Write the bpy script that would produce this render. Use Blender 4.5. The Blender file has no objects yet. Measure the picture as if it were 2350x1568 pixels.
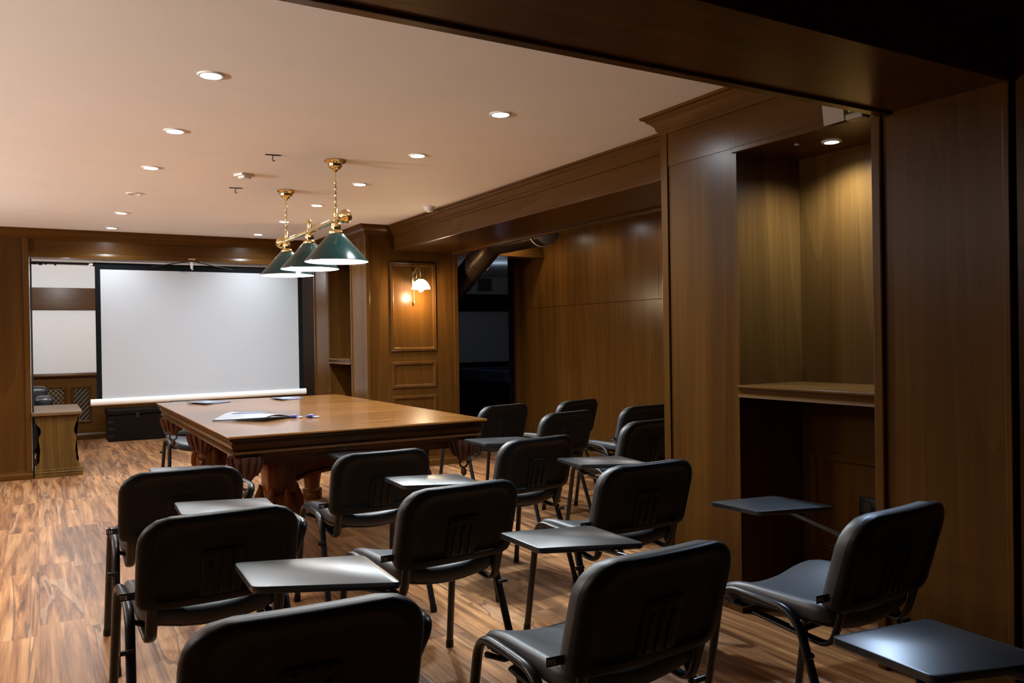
import bpy, bmesh, math, random
from mathutils import Vector, Matrix
random.seed(7)
PI = math.pi
sc = bpy.context.scene
COL = sc.collection
R_ = math.radians

# ------------------------------------------------------------------ helpers
def link(o, parent=None):
    COL.objects.link(o)
    if parent is not None:
        o.parent = parent
    return o

def obj(name, bm, mat, parent=None, smooth=False, angle=35):
    me = bpy.data.meshes.new(name)
    bmesh.ops.recalc_face_normals(bm, faces=bm.faces)
    bm.to_mesh(me); bm.free()
    mats = mat if isinstance(mat, (list, tuple)) else [mat]
    for m in mats:
        me.materials.append(m)
    if smooth:
        for p in me.polygons: p.use_smooth = True
        me.set_sharp_from_angle(angle=R_(angle))
    return link(bpy.data.objects.new(name, me), parent)

def empty(name, loc=(0, 0, 0), rz=0.0):
    o = bpy.data.objects.new(name, None)
    o.empty_display_size = 0.1
    o.location = loc; o.rotation_euler = (0, 0, rz)
    return link(o)

def tag(o, label, cat, group=None, kind=None):
    o['label'] = label; o['category'] = cat
    if group: o['group'] = group
    if kind: o['kind'] = kind
    return o

def thing(name, label, cat, loc=(0, 0, 0), rz=0.0, group=None):
    return tag(empty(name, loc, rz), label, cat, group)

def struct(name, bm, mat, label=None, smooth=False):
    o = obj(name, bm, mat, None, smooth)
    o['kind'] = 'structure'
    if label: o['label'] = label
    o['category'] = name.split('_')[0]
    return o

def BM(): return bmesh.new()

def box(bm, x0, x1, y0, y1, z0, z1, bev=0.0, seg=2, mi=0):
    vs = [bm.verts.new(v) for v in ((x0,y0,z0),(x1,y0,z0),(x1,y1,z0),(x0,y1,z0),(x0,y0,z1),(x1,y0,z1),(x1,y1,z1),(x0,y1,z1))]
    fs = [bm.faces.new([vs[i] for i in f]) for f in ((0,3,2,1),(4,5,6,7),(0,1,5,4),(1,2,6,5),(2,3,7,6),(3,0,4,7))]
    for f in fs: f.material_index = mi
    if bev > 0:
        es = list({e for f in fs for e in f.edges})
        bmesh.ops.bevel(bm, geom=es, offset=bev, segments=seg, profile=0.5, affect='EDGES', clamp_overlap=True)
    return fs

def frames(pts):
    pts = [Vector(p) for p in pts]
    T = []
    for i in range(len(pts)):
        a = pts[max(i-1, 0)]; b = pts[min(i+1, len(pts)-1)]
        T.append((b-a).normalized())
    t = T[0]
    ref = Vector((1, 0, 0)) if abs(t.x) < 0.9 else Vector((0, 0, 1))
    n = (ref - t*ref.dot(t)).normalized()
    out = []
    for i, p in enumerate(pts):
        t = T[i]
        n = (n - t*n.dot(t)).normalized()
        out.append((p, n, t.cross(n)))
    return out

def tube(bm, pts, ra, rb=None, n=10, cap=True, closed=False):
    rb = rb if rb is not None else ra
    rings = []
    fr = frames(pts)
    for k, (p, u, v) in enumerate(fr):
        a = ra[k] if isinstance(ra, (list, tuple)) else ra
        b = rb[k] if isinstance(rb, (list, tuple)) else rb
        rings.append([bm.verts.new(p + u*(a*math.cos(2*PI*i/n)) + v*(b*math.sin(2*PI*i/n))) for i in range(n)])
    m = len(rings)
    for k in range(m if closed else m-1):
        A = rings[k]; B = rings[(k+1) % m]
        for i in range(n):
            bm.faces.new((A[i], A[(i+1) % n], B[(i+1) % n], B[i]))
    if cap and not closed:
        bm.faces.new(rings[0][::-1]); bm.faces.new(rings[-1])

def fillet(pts, rad, n=6):
    """round the corners of a polyline"""
    pts = [Vector(p) for p in pts]
    out = [pts[0]]
    for i in range(1, len(pts)-1):
        p = pts[i]; a = (pts[i-1]-p); b = (pts[i+1]-p)
        r = min(rad, a.length*0.49, b.length*0.49)
        p0 = p + a.normalized()*r; p1 = p + b.normalized()*r
        for k in range(n+1):
            t = k/n
            out.append(p0*(1-t)**2 + p*2*t*(1-t) + p1*t*t)
    out.append(pts[-1])
    return out

def lathe(bm, prof, c=(0, 0, 0), n=32, mi=0, cap=True, mod=None):
    rings = []
    for r, z in prof:
        rings.append([bm.verts.new((c[0]+r*math.cos(2*PI*i/n)*(mod(i/n, z) if mod else 1), c[1]+r*math.sin(2*PI*i/n)*(mod(i/n, z) if mod else 1), c[2]+z)) for i in range(n)])
    for A, B in zip(rings, rings[1:]):
        for i in range(n):
            f = bm.faces.new((A[i], A[(i+1) % n], B[(i+1) % n], B[i])); f.material_index = mi
    if cap:
        for rg in (rings[0][::-1], rings[-1]):
            f = bm.faces.new(rg); f.material_index = mi

def sweep_prof(bm, prof, p0, p1, out, up=(0, 0, 1), m0=0.0, m1=0.0):
    """extrude a 2-D profile (o, u) from p0 to p1; m0/m1: mitre slopes (shift along the run per unit of o)"""
    p0 = Vector(p0); p1 = Vector(p1); out = Vector(out); up = Vector(up); d = (p1-p0).normalized()
    A = [bm.verts.new(p0 + out*o + up*u + d*(m0*o)) for o, u in prof]
    B = [bm.verts.new(p1 + out*o + up*u + d*(m1*o)) for o, u in prof]
    n = len(prof)
    for i in range(n):
        bm.faces.new((A[i], A[(i+1) % n], B[(i+1) % n], B[i]))
    bm.faces.new(A[::-1]); bm.faces.new(B)

def ring_frame(bm, axis, plane, a0, a1, z0, z1, w, h, sgn=-1):
    """picture-frame moulding on a wall: axis 'x' -> wall plane y=plane, 'y' -> wall plane x=plane; sgn: outward direction"""
    prof = [(0, 0), (0, h*0.5), (w*0.2, h*0.95), (w*0.4, h*0.7), (w*0.55, h), (w*0.8, h*0.8), (w, h*0.25), (w, 0)]
    loops = []
    for o, hh in prof:
        q = [(a0+o, z0+o), (a1-o, z0+o), (a1-o, z1-o), (a0+o, z1-o)]
        lp = []
        for a, z in q:
            d = plane + sgn*hh
            lp.append(bm.verts.new((a, d, z) if axis == 'x' else (d, a, z)))
        loops.append(lp)
    for A, B in zip(loops, loops[1:]):
        for i in range(4):
            bm.faces.new((A[i], A[(i+1) % 4], B[(i+1) % 4], B[i]))

CORN = [(0, -0.105), (0.012, -0.105), (0.016, -0.088), (0.026, -0.080), (0.030, -0.062), (0.050, -0.040), (0.066, -0.030), (0.070, -0.018), (0.088, -0.014), (0.092, 0.0), (0, 0.0)]

# ------------------------------------------------------------------ materials
class NT:
    def __init__(s, name):
        s.m = bpy.data.materials.new(name); s.m.use_nodes = True
        s.t = s.m.node_tree; s.n = s.t.nodes; s.l = s.t.links
        s.p = s.n['Principled BSDF']
    def add(s, t, **kw):
        n = s.n.new(t)
        for k, v in kw.items(): setattr(n, k, v)
        return n
    def link(s, a, b): s.l.new(a, b)
    def set(s, **kw):
        for k, v in kw.items(): s.p.inputs[k.replace('_', ' ')].default_value = v
    def math(s, op, a, b=None, c=None):
        n = s.add('ShaderNodeMath', operation=op)
        for i, x in enumerate((a, b, c)):
            if x is None: continue
            if hasattr(x, 'is_output'): s.link(x, n.inputs[i])
            else: n.inputs[i].default_value = x
        return n.outputs[0]
    def ramp(s, fac, stops):
        n = s.add('ShaderNodeValToRGB')
        e = n.color_ramp.elements
        while len(e) < len(stops): e.new(0.5)
        for i, (p, c) in enumerate(stops):
            e[i].position = p; e[i].color = (*c, 1)
        s.link(fac, n.inputs[0]); return n.outputs[0]
    def mix(s, fac, a, b, mode='MIX'):
        n = s.add('ShaderNodeMix', data_type='RGBA', blend_type=mode)
        for i, x in ((0, fac), (6, a), (7, b)):
            if hasattr(x, 'is_output'): s.link(x, n.inputs[i])
            elif i == 0: n.inputs[0].default_value = x
            else: n.inputs[i].default_value = (*x, 1)
        return n.outputs[2]
    def noise(s, vec, scale, detail=4, rough=0.55, dist=0.0):
        n = s.add('ShaderNodeTexNoise')
        n.inputs['Scale'].default_value = scale; n.inputs['Detail'].default_value = detail
        n.inputs['Roughness'].default_value = rough; n.inputs['Distortion'].default_value = dist
        if vec is not None: s.link(vec, n.inputs['Vector'])
        return n.outputs['Fac']
    def objcoord(s, scale=(1, 1, 1)):
        tc = s.add('ShaderNodeTexCoord'); mp = s.add('ShaderNodeMapping')
        mp.inputs['Scale'].default_value = scale
        s.link(tc.outputs['Object'], mp.inputs['Vector'])
        return mp.outputs['Vector']
    def bump(s, h, strength=0.1, dist=0.002):
        b = s.add('ShaderNodeBump'); b.inputs['Strength'].default_value = strength; b.inputs['Distance'].default_value = dist
        s.link(h, b.inputs['Height']); s.link(b.outputs[0], s.p.inputs['Normal'])

def plain(name, col, rough=0.5, metal=0.0, bump=None, var=0.0, **kw):
    m = NT(name)
    m.set(Roughness=rough, Metallic=metal, **kw)
    v = m.objcoord()
    if var > 0:
        f = m.noise(v, 3.0, 5)
        c0 = tuple(x*(1-var) for x in col); c1 = tuple(min(1, x*(1+var)) for x in col)
        m.link(m.ramp(f, [(0.3, c0), (0.7, c1)]), m.p.inputs['Base Color'])
    else:
        m.p.inputs['Base Color'].default_value = (*col, 1)
    if bump:
        m.bump(m.noise(v, bump[0], 4), bump[1], bump[2] if len(bump) > 2 else 0.001)
    return m.m

def emit(name, col, strength):
    m = NT(name)
    m.p.inputs['Base Color'].default_value = (*col, 1)
    m.p.inputs['Emission Color'].default_value = (*col, 1)
    m.p.inputs['Emission Strength'].default_value = strength
    return m.m

def wood(name, dark, mid, light, grain='Z', rough=0.27, across=4.0, along=0.22, coat=0.0, spec=0.15, crough=0.22):
    m = NT(name)
    sc_ = {'Z': (across, across, along), 'X': (along, across, across), 'Y': (across, along, across)}[grain]
    sf = {'Z': (95, 95, 1.6), 'X': (1.6, 95, 95), 'Y': (95, 1.6, 95)}[grain]
    a = m.noise(m.objcoord(sc_), 1.0, 4, 0.5, 0.5)
    b = m.noise(m.objcoord(sf), 1.0, 3, 0.6, 0.2)
    # cathedral figure: contour lines of a stretched noise
    sw = {'Z': (2.3, 2.3, 0.15), 'X': (0.15, 2.3, 2.3), 'Y': (2.3, 0.15, 2.3)}[grain]
    fg = m.noise(m.objcoord(sw), 1.0, 1, 0.4, 0.0)
    fr = m.math('FRACT', m.math('MULTIPLY', fg, 11.0))
    fr = m.math('POWER', fr, 3.0)
    f = m.math('ADD', m.math('MULTIPLY', a, 0.50), m.math('MULTIPLY', fr, 0.10))
    f = m.math('ADD', f, m.math('MULTIPLY', b, 0.26))
    c = m.ramp(f, [(0.24, dark), (0.42, mid), (0.66, light)])
    m.link(c, m.p.inputs['Base Color'])
    m.set(Roughness=rough, Coat_Weight=coat, Coat_Roughness=crough)
    m.p.inputs['Specular IOR Level'].default_value = spec
    m.bump(b, 0.12, 0.0006)
    return m.m

W = dict(dark=(0.048, 0.0190, 0.0038), mid=(0.076, 0.0312, 0.0060), light=(0.114, 0.0495, 0.0100))
M = {}
M['wz'] = wood('panel_wood_upright', grain='Z', **W)
M['wx'] = wood('panel_wood_across', grain='X', **W)
M['wy'] = wood('panel_wood_lengthwise', grain='Y', **W)
W2 = dict(dark=(0.055, 0.0220, 0.0042), mid=(0.083, 0.0345, 0.0066), light=(0.120, 0.0520, 0.0108))
M['mz'] = wood('moulding_wood_upright', grain='Z', rough=0.25, **W2)
M['mx'] = wood('moulding_wood_across', grain='X', rough=0.25, **W2)
M['my'] = wood('moulding_wood_lengthwise', grain='Y', rough=0.25, **W2)
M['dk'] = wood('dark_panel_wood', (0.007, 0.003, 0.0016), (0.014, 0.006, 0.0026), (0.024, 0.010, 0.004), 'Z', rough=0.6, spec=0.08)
M['oak'] = wood('bench_wood', (0.055, 0.028, 0.006), (0.105, 0.055, 0.012), (0.17, 0.092, 0.022), 'Z', rough=0.4, across=12, along=1.2)
M['oakx'] = wood('bench_top_wood', (0.075, 0.040, 0.016), (0.12, 0.068, 0.030), (0.17, 0.10, 0.048), 'X', rough=0.4, across=12, along=1.2)
M['tt'] = wood('table_top_wood', (0.10, 0.038, 0.008), (0.22, 0.088, 0.018), (0.36, 0.16, 0.040), 'X', rough=0.26, across=10, along=0.9, coat=0.7, crough=0.12)
M['tm'] = wood('table_moulding_wood', (0.05, 0.020, 0.007), (0.10, 0.043, 0.014), (0.17, 0.075, 0.025), 'X', rough=0.30, across=14, along=0.7)
M['tl'] = wood('table_leg_wood', (0.07, 0.020, 0.005), (0.15, 0.046, 0.011), (0.24, 0.08, 0.02), 'Z', rough=0.28, across=10, along=1.0)
M['chest'] = wood('chest_wood', (0.005, 0.003, 0.0025), (0.009, 0.005, 0.004), (0.016, 0.009, 0.007), 'X', rough=0.5, coat=0.0)
M['leather_brown'] = plain('brown_leather', (0.085, 0.026, 0.013), 0.45, bump=(60, 0.3), var=0.3)
M['ceil'] = plain('ceiling_paint', (0.88, 0.85, 0.815), 0.75, bump=(90, 0.05), var=0.015)
M['white'] = plain('white_wall_paint', (0.76, 0.745, 0.73), 0.7, bump=(120, 0.05), var=0.015)
M['grey'] = plain('grey_plaster', (0.45, 0.42, 0.39), 0.7, var=0.03)
M['screen'] = plain('screen_fabric', (0.43, 0.445, 0.475), 0.85, bump=(400, 0.05), var=0.004)
M['screen_black'] = plain('screen_border_fabric', (0.006, 0.0065, 0.0075), 0.9, Specular_IOR_Level=0.08)
M['wplastic'] = plain('white_plastic', (0.78, 0.76, 0.72), 0.35, var=0.02)
M['beige'] = plain('shaded_white_plastic', (0.31, 0.255, 0.20), 0.45, var=0.02)  # white sensor box with the beam's shade put into its colour
M['wmetal'] = plain('white_painted_metal', (0.80, 0.78, 0.74), 0.35, var=0.02)
M['bplastic'] = plain('black_plastic', (0.0060, 0.0057, 0.0055), 0.44, bump=(700, 0.10, 0.0004), Specular_IOR_Level=0.26)
M['vinyl'] = plain('black_vinyl', (0.026, 0.030, 0.036), 0.45, bump=(260, 0.10, 0.0005), Specular_IOR_Level=0.9)
M['steel'] = plain('black_painted_steel', (0.008, 0.008, 0.0085), 0.30, bump=(500, 0.05, 0.0003))
M['tablet'] = plain('black_tablet_laminate', (0.020, 0.0215, 0.024), 0.31, bump=(300, 0.04, 0.0003), var=0.1, Specular_IOR_Level=0.8)
M['brass'] = plain('polished_brass', (0.88, 0.68, 0.33), 0.14, 1.0, var=0.08)
M['brass_dull'] = plain('aged_brass', (0.42, 0.33, 0.19), 0.3, 1.0, var=0.15)
M['enamel'] = plain('green_enamel', (0.0009, 0.0135, 0.0130), 0.20, var=0.05, Coat_Weight=0.12, Coat_Roughness=0.08)
M['enamel_in'] = plain('white_enamel', (0.9, 0.9, 0.88), 0.4)
M['paper'] = plain('white_paper', (0.36, 0.40, 0.46), 0.6, var=0.05)
M['ink'] = plain('blue_ink', (0.012, 0.02, 0.22), 0.5)
M['bluegrey'] = plain('blue_grey_print_and_lit_rail', (0.10, 0.13, 0.24), 0.5, var=0.3)
M['dark_print'] = plain('dark_print', (0.012, 0.014, 0.022), 0.5)
M['leather'] = plain('black_leather', (0.012, 0.013, 0.015), 0.34, bump=(120, 0.2, 0.001))
M['duct'] = plain('brown_duct_metal', (0.06, 0.038, 0.027), 0.27, 0.75, var=0.15)
M['iron'] = plain('dark_iron', (0.03, 0.025, 0.02), 0.45, 0.6)
M['blackm'] = plain('black_metal_rail', (0.008, 0.008, 0.008), 0.5)
M['lattice'] = wood('lattice_wood', (0.10, 0.06, 0.028), (0.20, 0.125, 0.06), (0.28, 0.18, 0.09), 'Z', rough=0.45)
M['felt'] = plain('blue_felt', (0.02, 0.035, 0.16), 0.9, bump=(300, 0.2))
M['tagtext'] = plain('woven_white_letters', (0.55, 0.55, 0.60), 0.7)
M['tagcloth'] = plain('woven_black_tag', (0.008, 0.009, 0.016), 0.8, bump=(900, 0.2))
M['gap'] = plain('dark_joint', (0.006, 0.004, 0.003), 0.8)
M['led'] = emit('downlight_glow', (1.0, 0.98, 0.95), 40.0)
M['led_cool'] = emit('niche_light_glow', (0.72, 0.90, 1.0), 30.0)
M['off'] = plain('unlit_lamp_glass', (0.55, 0.50, 0.44), 0.3)
M['bulb'] = emit('lamp_bulb_glow', (1.0, 0.97, 0.92), 22.0)
M['opal'] = emit('opal_glass_glow', (1.0, 0.86, 0.66), 9.0)
M['warmbulb'] = emit('warm_bulb_glow', (1.0, 0.85, 0.62), 25.0)

def floor_mat():
    m = NT('laminate_floor')
    tc = m.add('ShaderNodeTexCoord'); sp = m.add('ShaderNodeSeparateXYZ'); m.link(tc.outputs['Object'], sp.inputs[0])
    X, Y = sp.outputs[0], sp.outputs[1]
    def cells(wd, ln, seed):
        xs = m.math('DIVIDE', X, wd); ix = m.math('FLOOR', xs)
        wn = m.add('ShaderNodeTexWhiteNoise', noise_dimensions='1D'); m.link(m.math('ADD', ix, seed), wn.inputs['W'])
        ys = m.math('ADD', m.math('DIVIDE', Y, ln), m.math('MULTIPLY', wn.outputs['Value'], 9.0)); iy = m.math('FLOOR', ys)
        cb = m.add('ShaderNodeCombineXYZ'); m.link(ix, cb.inputs[0]); m.link(iy, cb.inputs[1]); cb.inputs[2].default_value = seed
        w2 = m.add('ShaderNodeTexWhiteNoise', noise_dimensions='3D'); m.link(cb.outputs[0], w2.inputs['Vector'])
        return xs, ys, w2.outputs['Value'], w2.outputs['Color']
    xs, ys, rv, rc = cells(0.196, 1.28, 11.7)
    bx, by, rb, _ = cells(0.196, 1.28, 11.7)
    # grain, different in every block
    off = m.math('MULTIPLY', rv, 60.0)
    def vec(kx, ky):
        cb = m.add('ShaderNodeCombineXYZ')
        m.link(m.math('MULTIPLY', X, kx), cb.inputs[0]); m.link(m.math('MULTIPLY', Y, ky), cb.inputs[1]); m.link(off, cb.inputs[2])
        return cb.outputs[0]
    g = m.noise(vec(11.0, 0.60), 1.0, 5, 0.62, 1.5)
    fine = m.noise(vec(110.0, 2.2), 1.0, 3, 0.6, 0.2)
    blot = m.noise(vec(4.0, 0.55), 1.0, 3, 0.55, 1.8)
    vein = m.noise(vec(4.0, 0.30), 1.0, 3, 0.5, 0.6)
    vline = m.math('LESS_THAN', m.math('ABSOLUTE', m.math('SUBTRACT', vein, 0.500)), 0.0065)
    vsel = m.math('GREATER_THAN', rv, 0.55)
    vline = m.math('MULTIPLY', vline, vsel)
    pale = m.math('MULTIPLY', m.math('LESS_THAN', m.math('ABSOLUTE', m.math('SUBTRACT', vein, 0.527)), 0.020), vsel)
    f = m.math('ADD', m.math('MULTIPLY', g, 0.60), m.math('MULTIPLY', fine, 0.18))
    f = m.math('ADD', f, m.math('MULTIPLY', blot, 0.22))
    base = m.ramp(f, [(0.365, (0.070, 0.028, 0.012)), (0.435, (0.195, 0.087, 0.036)), (0.515, (0.36, 0.175, 0.072)), (0.62, (0.57, 0.315, 0.140))])
    tint = m.ramp(rv, [(0.0, (0.80, 0.77, 0.78)), (0.3, (0.93, 0.91, 0.92)), (0.7, (1.02, 0.98, 0.95)), (1.0, (1.12, 1.05, 0.94))])
    c = m.mix(1.0, base, tint, 'MULTIPLY')
    c = m.mix(m.math('MULTIPLY', pale, 0.22), c, (0.66, 0.47, 0.30))
    c = m.mix(m.math('MULTIPLY', vline, 0.65), c, (0.10, 0.052, 0.035))
    # joints between planks
    def near0(v, w_):
        fr = m.math('FRACT', v)
        return m.math('LESS_THAN', m.math('MINIMUM', fr, m.math('SUBTRACT', 1.0, fr)), w_)
    jl = m.math('MAXIMUM', near0(bx, 0.007), near0(by, 0.0011))
    c = m.mix(m.math('MULTIPLY', jl, 0.6), c, (0.06, 0.03, 0.02))
    m.link(c, m.p.inputs['Base Color'])
    m.set(Roughness=0.42); m.p.inputs['Specular IOR Level'].default_value = 0.35
    m.link(m.math('ADD', m.math('MULTIPLY', fine, 0.10), 0.37), m.p.inputs['Roughness'])
    m.bump(fine, 0.06, 0.0005)
    return m.m
M['floor'] = floor_mat()

# ------------------------------------------------------------------ camera
H = 1.40
yaw, pit, rol = R_(30.24984813), R_(-0.25362086), R_(-0.87335728)
FPX = 1875.9924
d = Vector((math.sin(yaw)*math.cos(pit), math.cos(yaw)*math.cos(pit), math.sin(pit)))
r = Vector((math.cos(yaw), -math.sin(yaw), 0)); u = r.cross(d)
r2 = r*math.cos(rol) + u*math.sin(rol); u2 = -r*math.sin(rol) + u*math.cos(rol)
cam = bpy.data.cameras.new('camera'); cam.sensor_width = 36; cam.sensor_fit = 'HORIZONTAL'; cam.lens = 36*FPX/2350
cam.clip_start = 0.05
co = link(bpy.data.objects.new('camera', cam))
mw = Matrix((r2, u2, -d)).transposed().to_4x4(); mw.translation = (0, 0, H)
co.matrix_world = mw
sc.camera = co

# ------------------------------------------------------------------ room shell
HC = 2.62
XR = 3.04          # face of the right-hand piers
b = BM(); box(b, -4.2, 8.1, -1.6, 13.8, -0.08, 0.0); struct('floor', b, M['floor'], 'warm brown streaky laminate floor')
b = BM(); box(b, -4.2, 8.1, 1.9, 10.25, HC, HC+0.1); struct('ceiling', b, M['ceil'], 'smooth beige ceiling')
b = BM(); box(b, -4.2, 8.1, -1.6, 1.9, HC, HC+0.1); struct('ceiling_front', b, M['wx'])
b = BM(); box(b, -4.2, 8.1, 10.25, 13.8, 2.56, 2.72); struct('ceiling_back', b, M['ceil'])
b = BM(); box(b, -4.3, -4.2, -1.6, 13.8, 0, HC+0.1); struct('wall_left', b, M['wz'])
b = BM(); box(b, -4.2, 8.1, -1.7, -1.6, 0, HC+0.1); struct('wall_rear', b, M['wz'])
# far white wall with a dark wood band and a wood dado
b = BM(); box(b, -4.2, 8.1, 13.6, 13.8, 0, HC+0.1); struct('wall_far', b, M['white'])
b = BM()
box(b, -4.2, 3.3, 13.56, 13.6, 1.909, 2.228)
box(b, -4.2, 3.3, 13.55, 13.6, 0, 0.955)
sweep_prof(b, [(0, 0), (0.05, 0), (0.055, -0.012), (0.06, -0.03), (0.05, -0.05), (0, -0.05)], (-4.2, 13.56, 0.985), (3.3, 13.56, 0.985), (0, -1, 0))
sweep_prof(b, [(0, 0), (0.03, 0), (0.03, 0.07), (0.015, 0.10), (0, 0.10)], (-4.2, 13.55, 0), (3.3, 13.55, 0), (0, -1, 0))
struct('trim_1', b, M['wx'], 'wood band and dado along the far wall')
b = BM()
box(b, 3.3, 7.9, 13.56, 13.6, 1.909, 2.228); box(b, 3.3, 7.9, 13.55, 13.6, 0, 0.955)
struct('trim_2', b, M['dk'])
b = BM(); box(b, 7.9, 8.1, 8.8, 13.6, 0, HC); struct('wall_darkroom', b, M['white'])
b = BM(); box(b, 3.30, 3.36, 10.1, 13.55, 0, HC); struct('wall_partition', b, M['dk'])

# back opening: header beam, left pier, jamb lining
b = BM(); box(b, -4.2, XR, 9.93, 10.25, 2.345, HC)
struct('wall_header', b, M['wx'], 'dark wood header beam above the screen')
b = BM(); box(b, -0.045, XR, 9.945, 10.25, 2.333, 2.345); struct('trim_3', b, M['grey'])
b = BM(); sweep_prof(b, [(0, 0), (0.02, 0), (0.02, 0.02), (0.012, 0.03), (0.008, 0.055), (0, 0.06)], (-0.05, 9.93, 2.325), (XR, 9.93, 2.325), (0, -1, 0)); struct('trim_4', b, M['mx'])
b = BM(); box(b, -4.2, -0.10, 9.926, 10.25, 0, 2.516, 0.0); struct('wall_pier', b, M['wz'], 'wood panelled pier left of the screen')
b = BM(); box(b, -0.10, -0.045, 9.91, 10.25, 0, 2.52, 0.006); struct('trim_5', b, M['mz'])
b = BM(); box(b, -0.046, -0.043, 9.95, 10.25, 0, 2.345); struct('trim_6', b, M['white'])
b = BM(); sweep_prof(b, [(0, 0), (0.028, 0), (0.028, 0.05), (0.016, 0.07), (0.014, 0.085), (0, 0.09)], (-4.2, 9.93, 0), (-0.04, 9.93, 0), (0, -1, 0)); struct('baseboard_left', b, M['mx'])
b = BM(); sweep_prof(b, CORN, (-4.2, 9.93, HC), (XR, 9.93, HC), (0, -1, 0), m1=-1.0); struct('trim_7', b, M['mx'])
b = BM(); box(b, -0.040, -0.022, 10.02, 10.05, 0, 2.32); struct('trim_8', b, M['blackm'])

def niche_unit(nm, y0, yn0, yn1, y1, depth_x, back_x, shelf_z, hdr):
    """pier - niche - pier along the plane x = XR; y0 near end, yn0..yn1 niche, y1 far end"""
    b = BM()
    box(b, XR, depth_x, y0, yn0, 0, HC)
    box(b, XR, depth_x, yn1, y1, 0, HC)
    box(b, back_x, depth_x, yn0, yn1, 0, HC)
    box(b, XR, back_x, yn0, yn1, hdr, HC)
    return b

# near right unit with the lit niche
b = niche_unit('n', 1.636, 2.183, 2.962, 3.512, 5.25, 3.50, 1.147, 2.316)
struct('wall_niche', b, M['wz'], 'wood pier and lit niche at the right')
b = BM()
box(b, XR-0.012, XR+0.01, 3.465, 3.518, 0, 2.52, 0.004)                # corner strip, far end
box(b, XR-0.014, XR+0.01, 2.183, 2.222-0.06, 0, 2.295, 0.0)            # (flat filler behind the post)
box(b, XR-0.022, XR+0.012, 2.143, 2.186, 0, 2.295, 0.006)              # post between niche and pier
box(b, XR-0.007, XR+0.01, 1.636, 1.66, 0, 2.295, 0.003)
struct('trim_9', b, M['mz'])
b = BM()
box(b, XR-0.004, XR+0.01, 2.9625, 3.466, 2.335, 2.52, 0.0)             # fascia above the seam
box(b, XR-0.004, XR+0.01, 2.186, 2.962, 2.335, 2.52, 0.0)
box(b, XR-0.010, XR+0.012, 2.186, 2.985, 2.308, 2.337, 0.004)
struct('trim_10', b, M['wy'])
b = BM()
sweep_prof(b, CORN, (XR, 2.135, HC), (XR, 3.512, HC), (-1, 0, 0), m1=1.0)
struct('trim_11', b, M['my'])
b = BM()
sweep_prof(b, CORN, (XR, 3.512, HC), (3.35, 3.512, HC), (0, 1, 0), m0=-1.0); struct('trim_12', b, M['mx'])
# niche shelf
b = BM()
prof = [(0.0, 0), (0.060, 0), (0.068, -0.006), (0.068, -0.014), (0.058, -0.018), (0.054, -0.032), (0.052, -0.046), (0.060, -0.050), (0.062, -0.060), (0, -0.060)]
sweep_prof(b, prof, (3.09, 2.187, 1.147), (3.09, 2.960, 1.147), (-1, 0, 0))
box(b, 3.09, 3.5, 2.187, 2.960, 1.092, 1.147)
struct('trim_13', b, M['my'], 'moulded wood shelf in the lit niche')
b = BM(); ring_frame(b, 'y', 3.50, 2.30, 2.915, 0.285, 0.79, 0.045, 0.018, -1); struct('trim_14', b, M['mz'])

# far right unit: column, far niche, far pier
b = BM()
box(b, XR, 4.10, 8.25, 8.75, 0, HC); box(b, XR, 4.10, 9.54, 10.12, 0, HC); box(b, 3.40, 4.10, 8.75, 9.54, 0, HC); box(b, XR, 3.40, 8.75, 9.54, 2.316, HC)
struct('wall_column', b, M['wz'], 'wood column with moulded panels')
b = BM()
ring_frame(b, 'x', 8.25, 3.300, 3.840, 1.270, 2.238, 0.045, 0.022)
ring_frame(b, 'x', 8.25, 3.305, 3.835, 0.872, 1.160, 0.040, 0.020)
ring_frame(b, 'x', 8.25, 3.305, 3.835, 0.30, 0.790, 0.040, 0.020)
struct('trim_15', b, M['mz'])
b = BM()
box(b, XR-0.012, XR+0.03, 8.236, 8.29, 0, 2.52, 0.004); box(b, 4.06, 4.112, 8.236, 8.29, 0, 2.36, 0.004)
box(b, XR-0.01, XR+0.02, 8.72, 8.755, 0, 2.316, 0.004); box(b, XR-0.01, XR+0.02, 9.535, 9.57, 0, 2.316, 0.004); box(b, XR-0.012, XR+0.02, 10.09, 10.13, 0, 2.33, 0.004)
struct('trim_16', b, M['mz'])
b = BM(); sweep_prof(b, [(0, 0), (0.026, 0), (0.026, 0.06), (0.014, 0.08), (0.012, 0.10), (0, 0.105)], (XR-0.02, 8.25, 0), (4.12, 8.25, 0), (0, -1, 0)); struct('baseboard_column', b, M['mx'])
b = BM(); sweep_prof(b, prof, (3.08, 8.755, 1.19), (3.08, 9.535, 1.19), (-1, 0, 0)); box(b, 3.08, 3.4, 8.755, 9.535, 1.135, 1.19); struct('trim_17', b, M['my'])
b = BM(); sweep_prof(b, CORN, (XR, 8.25, HC), (XR, 9.93, HC), (-1, 0, 0), m0=-1.0, m1=-1.0); struct('trim_18', b, M['my'])
b = BM(); sweep_prof(b, CORN, (XR, 8.25, HC), (3.35, 8.25, HC), (0, -1, 0), m0=-1.0, m1=-1.0); struct('trim_19', b, M['mx'])

# beam along the alcove
b = BM(); box(b, 3.35, 4.08, 3.512, 8.25, 2.362, HC); struct('wall_beam', b, M['wy'], 'dark wood beam along the alcove')
b = BM(); sweep_prof(b, CORN, (3.35, 3.512, HC), (3.35, 8.25, HC), (-1, 0, 0), m0=1.0, m1=-1.0)
box(b, 3.342, 3.36, 3.512, 8.25, 2.355, 2.375, 0.003); box(b, 4.04, 4.10, 3.512, 8.25, 2.345, 2.362, 0.003)
struct('trim_20', b, M['my'])
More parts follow.
